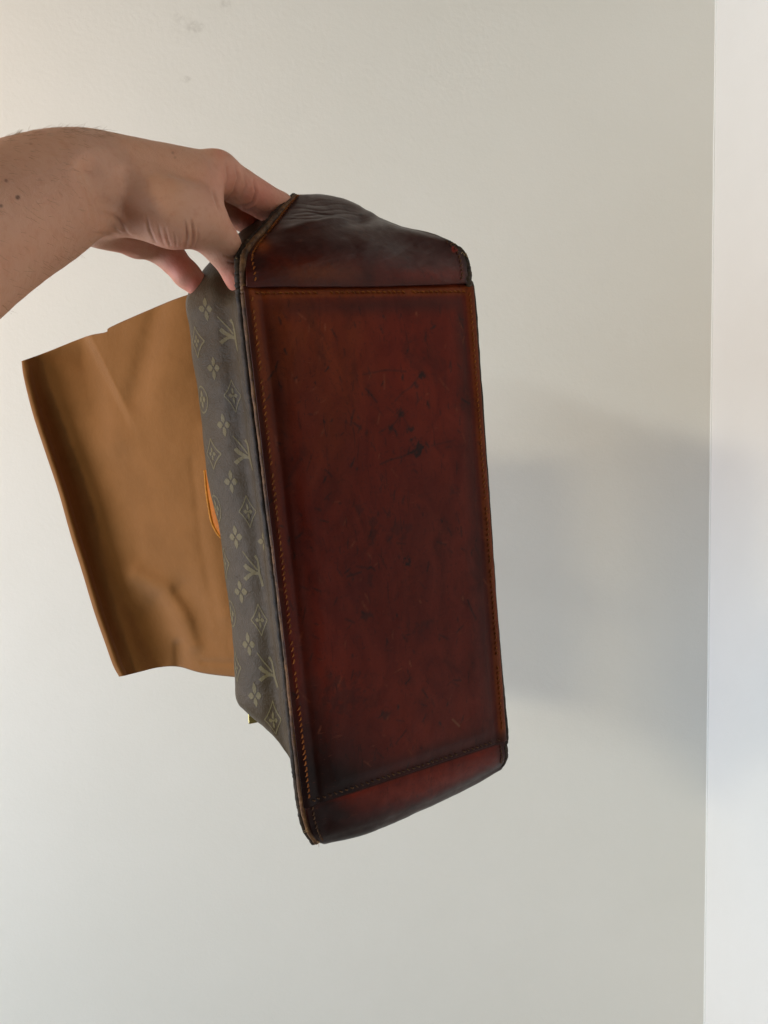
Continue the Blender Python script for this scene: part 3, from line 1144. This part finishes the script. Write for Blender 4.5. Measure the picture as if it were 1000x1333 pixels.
for (a, b, ra, rb, k) in prims:
    mn = np.minimum(a - ra, b - rb) - PAD
    mx = np.maximum(a + ra, b + rb) + PAD
    i0 = np.maximum(((mn - lo) / VOX).astype(int), 0)
    i1 = np.minimum(((mx - lo) / VOX).astype(int) + 1, dim)
    gx, gy, gz = [(np.arange(i0[q], i1[q]) * VOX + lo[q]).astype(np.float32) for q in range(3)]
    P = np.stack(np.meshgrid(gx, gy, gz, indexing='ij'), -1)
    ab = (b - a).astype(np.float32)
    t = np.clip(((P - a.astype(np.float32)) @ ab) / float(ab @ ab), 0, 1)
    D = np.linalg.norm(P - a.astype(np.float32) - t[..., None] * ab, axis=-1) - (ra + (rb - ra) * t)
    sl = tuple(slice(i0[q], i1[q]) for q in range(3))
    old = fld[sl]
    h = np.maximum(k - np.abs(old - D), 0) / k
    fld[sl] = np.minimum(old, D) - h * h * k * .25


def surface_nets(fl, lo, vox):
    ins = fl < 0
    s = ins.astype(np.int8)
    c = sum(s[i:fl.shape[0] - 1 + i, j:fl.shape[1] - 1 + j, k:fl.shape[2] - 1 + k] for i in (0, 1) for j in (0, 1) for k in (0, 1))
    cells = np.argwhere((c > 0) & (c < 8))
    idx = -np.ones(c.shape, np.int32)
    idx[tuple(cells.T)] = np.arange(len(cells))
    acc = np.zeros((len(cells), 3))
    cnt = np.zeros(len(cells))
    cor = [(i, j, k) for i in (0, 1) for j in (0, 1) for k in (0, 1)]
    for a in cor:
        for ax_ in range(3):
            if a[ax_] == 1:
                continue
            b = list(a)
            b[ax_] = 1
            fa = fl[tuple((cells + a).T)]
            fb = fl[tuple((cells + b).T)]
            m = (fa < 0) != (fb < 0)
            t = np.where(m, fa / np.where(m, fa - fb, 1), 0)
            p = np.array(a)[None] + np.zeros((len(cells), 3))
            p[:, ax_] += t
            acc += p * m[:, None]
            cnt += m
    verts = (cells + acc / cnt[:, None]) * vox + lo
    faces = []
    for ax_ in range(3):
        o1, o2 = [q for q in range(3) if q != ax_]
        sh = list(fl.shape)
        A = [slice(None)] * 3
        B = [slice(None)] * 3
        A[ax_] = slice(0, sh[ax_] - 1)
        B[ax_] = slice(1, sh[ax_])
        ch = ins[tuple(A)] != ins[tuple(B)]
        e = np.argwhere(ch)
        e = e[(e[:, o1] > 0) & (e[:, o2] > 0) & (e[:, o1] < sh[o1] - 1) & (e[:, o2] < sh[o2] - 1)]
        q = []
        for (d1, d2) in ((-1, -1), (0, -1), (0, 0), (-1, 0)):
            v = e.copy()
            v[:, o1] += d1
            v[:, o2] += d2
            q.append(idx[tuple(v.T)])
        q = np.stack(q, 1)
        inside = ins[tuple(e.T)]
        flip = inside if ax_ != 1 else ~inside
        q[~flip] = q[~flip][:, ::-1]
        faces.append(q)
    return verts, np.concatenate(faces)


hv, hf = surface_nets(fld, lo, VOX)
hv = cw(hv)
# smooth and refine
tmp = bpy.data.meshes.new('tmp')
tmp.from_pydata(hv.tolist(), [], hf.tolist())
tob = bpy.data.objects.new('tmp', tmp)
COL.objects.link(tob)
ms = tob.modifiers.new('s', 'SMOOTH')
ms.factor = .5
ms.iterations = 10
sb = tob.modifiers.new('d', 'SUBSURF')
sb.levels = 1
dg = bpy.context.evaluated_depsgraph_get()
me = bpy.data.meshes.new_from_object(tob.evaluated_get(dg))
bpy.data.objects.remove(tob)
nV = len(me.vertices)
co = np.empty(nV * 3)
me.vertices.foreach_get('co', co)
co = co.reshape(-1, 3)
no = np.empty(nV * 3)
me.vertices.foreach_get('normal', no)
no = no.reshape(-1, 3)


def w2c(p):
    q = p - np.array([0, 0, CAMZ])
    xx = q[:, 0]
    z = q[:, 1] * cp - q[:, 2] * sp_
    u_ = q[:, 1] * sp_ + q[:, 2] * cp
    return np.stack([xx, -u_, z], -1)


hc = w2c(co)
hp = proj(hc)
view = co - np.array([0, 0, CAMZ])
view /= np.linalg.norm(view, axis=1, keepdims=True)
facing = sst(-.05, .25, -(no * view).sum(1)) * (hc[:, 2] > .1)


def pdist(pts, par=False):
    best = np.full(nV, 1e9)
    where = np.zeros(nV)
    P = np.array(pts, float)
    for i, (a, b) in enumerate(zip(P[:-1], P[1:])):
        ab = b - a
        t = np.clip(((hp - a) @ ab) / (ab @ ab), 0, 1)
        d = np.linalg.norm(hp - a - t[:, None] * ab, axis=1)
        where = np.where(d < best, (i + t) / (len(P) - 1), where)
        best = np.minimum(best, d)
    return (best, where) if par else best


disp = np.zeros(nV)
tint = np.zeros(nV)
creases = [  # polyline, half width px, depth m
    ([(190, 280), (195, 300), (203, 316)], 1.5, .0005), ([(206, 292), (209, 306), (214, 319)], 1.3, .0003), ([(215, 296), (218, 310), (222, 321)], 1.2, .0004),
    ([(227, 302), (229, 312), (230, 322)], 1.2, .0003), ([(241, 288), (243, 304), (242, 321)], 1.5, .0006), ([(249, 286), (251, 304), (250, 321)], 1.5, .0007),
    ([(257, 296), (258, 310), (255, 321)], 1.3, .0004),
    ([(306, 214), (310, 232), (304, 250), (292, 262)], 1.5, .0005), ([(330, 233), (333, 250), (328, 264), (318, 270)], 1.5, .0006), ([(294, 214), (297, 232), (292, 248)], 1.5, .0004),
    ([(318, 226), (320, 242), (313, 258)], 1.4, .0003), ([(296, 266), (310, 270), (326, 266)], 1.8, .0008),
    ([(328, 300), (333, 288), (330, 280)], 1.4, .0004),
    ([(138, 278), (151, 283), (161, 298), (168, 306)], 2.2, .0007), ([(276, 248), (281, 262), (286, 276)], 1.8, .0006),
    ([(292, 332), (303, 336), (314, 331)], 1.3, .0004), ([(297, 341), (307, 343), (316, 338)], 1.3, .0004),
    ([(122, 303), (150, 306), (180, 312)], 2.2, .0004), ([(304, 354), (311, 364)], 1.3, .0004), ([(146, 296), (158, 304), (176, 309)], 1.8, .0006),
]
for pts, wd, dp in creases:
    d, tpar = pdist(pts, True)
    fade = np.sin(np.pi * np.clip(.06 + .88 * tpar, 0, 1)) ** .7 * facing
    dp = dp * 1.15
    disp -= dp * np.exp(-(d / wd) ** 2) * fade
    disp += .4 * dp * np.exp(-((d - 2.4 * wd) / (1.5 * wd)) ** 2) * fade
    tint += .22 * np.exp(-(d / (wd * 1.2)) ** 2) * fade
# tendon of the thumb and the knuckle
disp += .0007 * np.exp(-(pdist([(160, 214), (215, 226), (262, 240)]) / 11) ** 2) * facing
disp -= .0052 * np.exp(-(pdist([(120, 222), (136, 254), (142, 270)]) / 17) ** 2) * facing
disp += .0006 * (fbm(hp[:, 0] * .03, hp[:, 1] * .03, 91) - .5)
co2 = co + no * disp[:, None]
me.vertices.foreach_set('co', co2.ravel())
me.update()
BASE = np.array([.570, .305, .198])
PINK = np.array([.63, .225, .150])
colS = BASE * (1 + .05 * sst(120, 190, hp[:, 0]))[:, None]
red = np.zeros(nV)
for (px, py, r, a) in [(300, 235, 38, .55), (340, 255, 36, .9), (325, 282, 26, .9), (258, 375, 22, 1.3), (235, 345, 26, 1.0), (302, 368, 26, 1.0), (288, 200, 14, .45), (165, 330, 20, .5), (215, 320, 18, .4)]:
    red = np.maximum(red, a * np.exp(-((hp[:, 0] - px) ** 2 + (hp[:, 1] - py) ** 2) / r ** 2))
colS = mixc(colS, PINK, np.clip(red, 0, 1))
colS = mixc(colS, BASE * np.array([.62, .48, .42]), np.clip(tint, 0, .55))
for (px, py, r, a) in [(8, 235, 3.2, .7), (23, 257, 4.2, .95), (1, 268, 3.2, .8), (225, 199, 2.6, .35), (228, 205, 2.2, .3), (40, 187, 2, .35), (52, 233, 2, .15), (73, 213, 2, .15)]:
    d = np.hypot(hp[:, 0] - px, hp[:, 1] - py)
    colS = mixc(colS, np.array([.13, .055, .03]), sst(r, r * .4, d) * a * facing)
at = me.color_attributes.new('tone', 'FLOAT_COLOR', 'POINT')
c4 = np.ones((nV, 4), np.float32)
c4[:, :3] = colS
at.data.foreach_set('color', c4.ravel())
me.polygons.foreach_set('use_smooth', [True] * len(me.polygons))
me.name = 'person'
me.materials.append(skin_material())
person = bpy.data.objects.new('person', me)
COL.objects.link(person)
person['label'] = 'bare forearm reaching in from the left, hand gripping the top end of the handbag'
person['category'] = 'person'

# fine hairs along the upper edge of the forearm
cand = np.where((hp[:, 0] > 5) & (hp[:, 0] < 150) & (hp[:, 1] < 205) & (np.abs((no * view).sum(1)) < .30) & (no[:, 2] > .3))[0]
V, Fc = [], []
if len(cand):
    cand2 = np.where((hp[:, 0] > -5) & (hp[:, 0] < 120) & (facing > .85))[0]
    pick = list(rng.choice(cand, min(190, len(cand)), False)) + list(rng.choice(cand2, min(170, len(cand2)), False))
    for i in pick:
        flat_ = facing[i] > .3
        p = co2[i]
        n = no[i]
        d = n * (.22 if flat_ else .55) + np.array([.7, .35, .1 if not flat_ else -.35]) + rng.normal(0, .25, 3)
        d /= np.linalg.norm(d)
        if d @ n < .08:
            d = d + n * (.12 - d @ n)
            d /= np.linalg.norm(d)
        L = random.uniform(.002, .0045)
        sd = np.cross(d, [0, 1, 0])
        sd /= np.linalg.norm(sd)
        th = np.cross(sd, d)
        o = len(V)
        for q, w_ in ((0, 1), (.55, .8), (1, .25)):
            c = p + d * L * q + (np.zeros(3) if flat_ else np.array([.4, 0, -.25]) * L * q * q * .6)
            V += [c + sd * .00005 * w_, c - sd * .000025 * w_ + th * .00004 * w_, c - sd * .000025 * w_ - th * .00004 * w_]
        for s_ in range(2):
            for k2 in range(3):
                a = o + s_ * 3 + k2
                b = o + s_ * 3 + (k2 + 1) % 3
                Fc.append((a, b, b + 3, a + 3))
    for i in rng.choice(cand, min(0, len(cand)), False):
        p = co2[i]
        n = no[i]
        d = n * .55 + np.array([.7, .35, .1]) + rng.normal(0, .25, 3)
        d /= np.linalg.norm(d)
        L = random.uniform(.002, .0045)
        sd = np.cross(d, [0, 1, 0])
        sd /= np.linalg.norm(sd)
        th = np.cross(sd, d)
        o = len(V)
        for q, w_ in ((0, 1), (.55, .8), (1, .25)):
            c = p + d * L * q + np.array([.4, 0, -.25]) * L * q * q * .6
            V += [c + sd * .00005 * w_, c - sd * .000025 * w_ + th * .00004 * w_, c - sd * .000025 * w_ - th * .00004 * w_]
        for s in range(2):
            for k2 in range(3):
                a = o + s * 3 + k2
                b = o + s * 3 + (k2 + 1) % 3
                Fc.append((a, b, b + 3, a + 3))
    hr = mesh_obj('arm_hair', V, Fc, plain('fine_hair', (.30, .19, .10), .5, 0, .2), person)
    hr['kind'] = 'stuff'
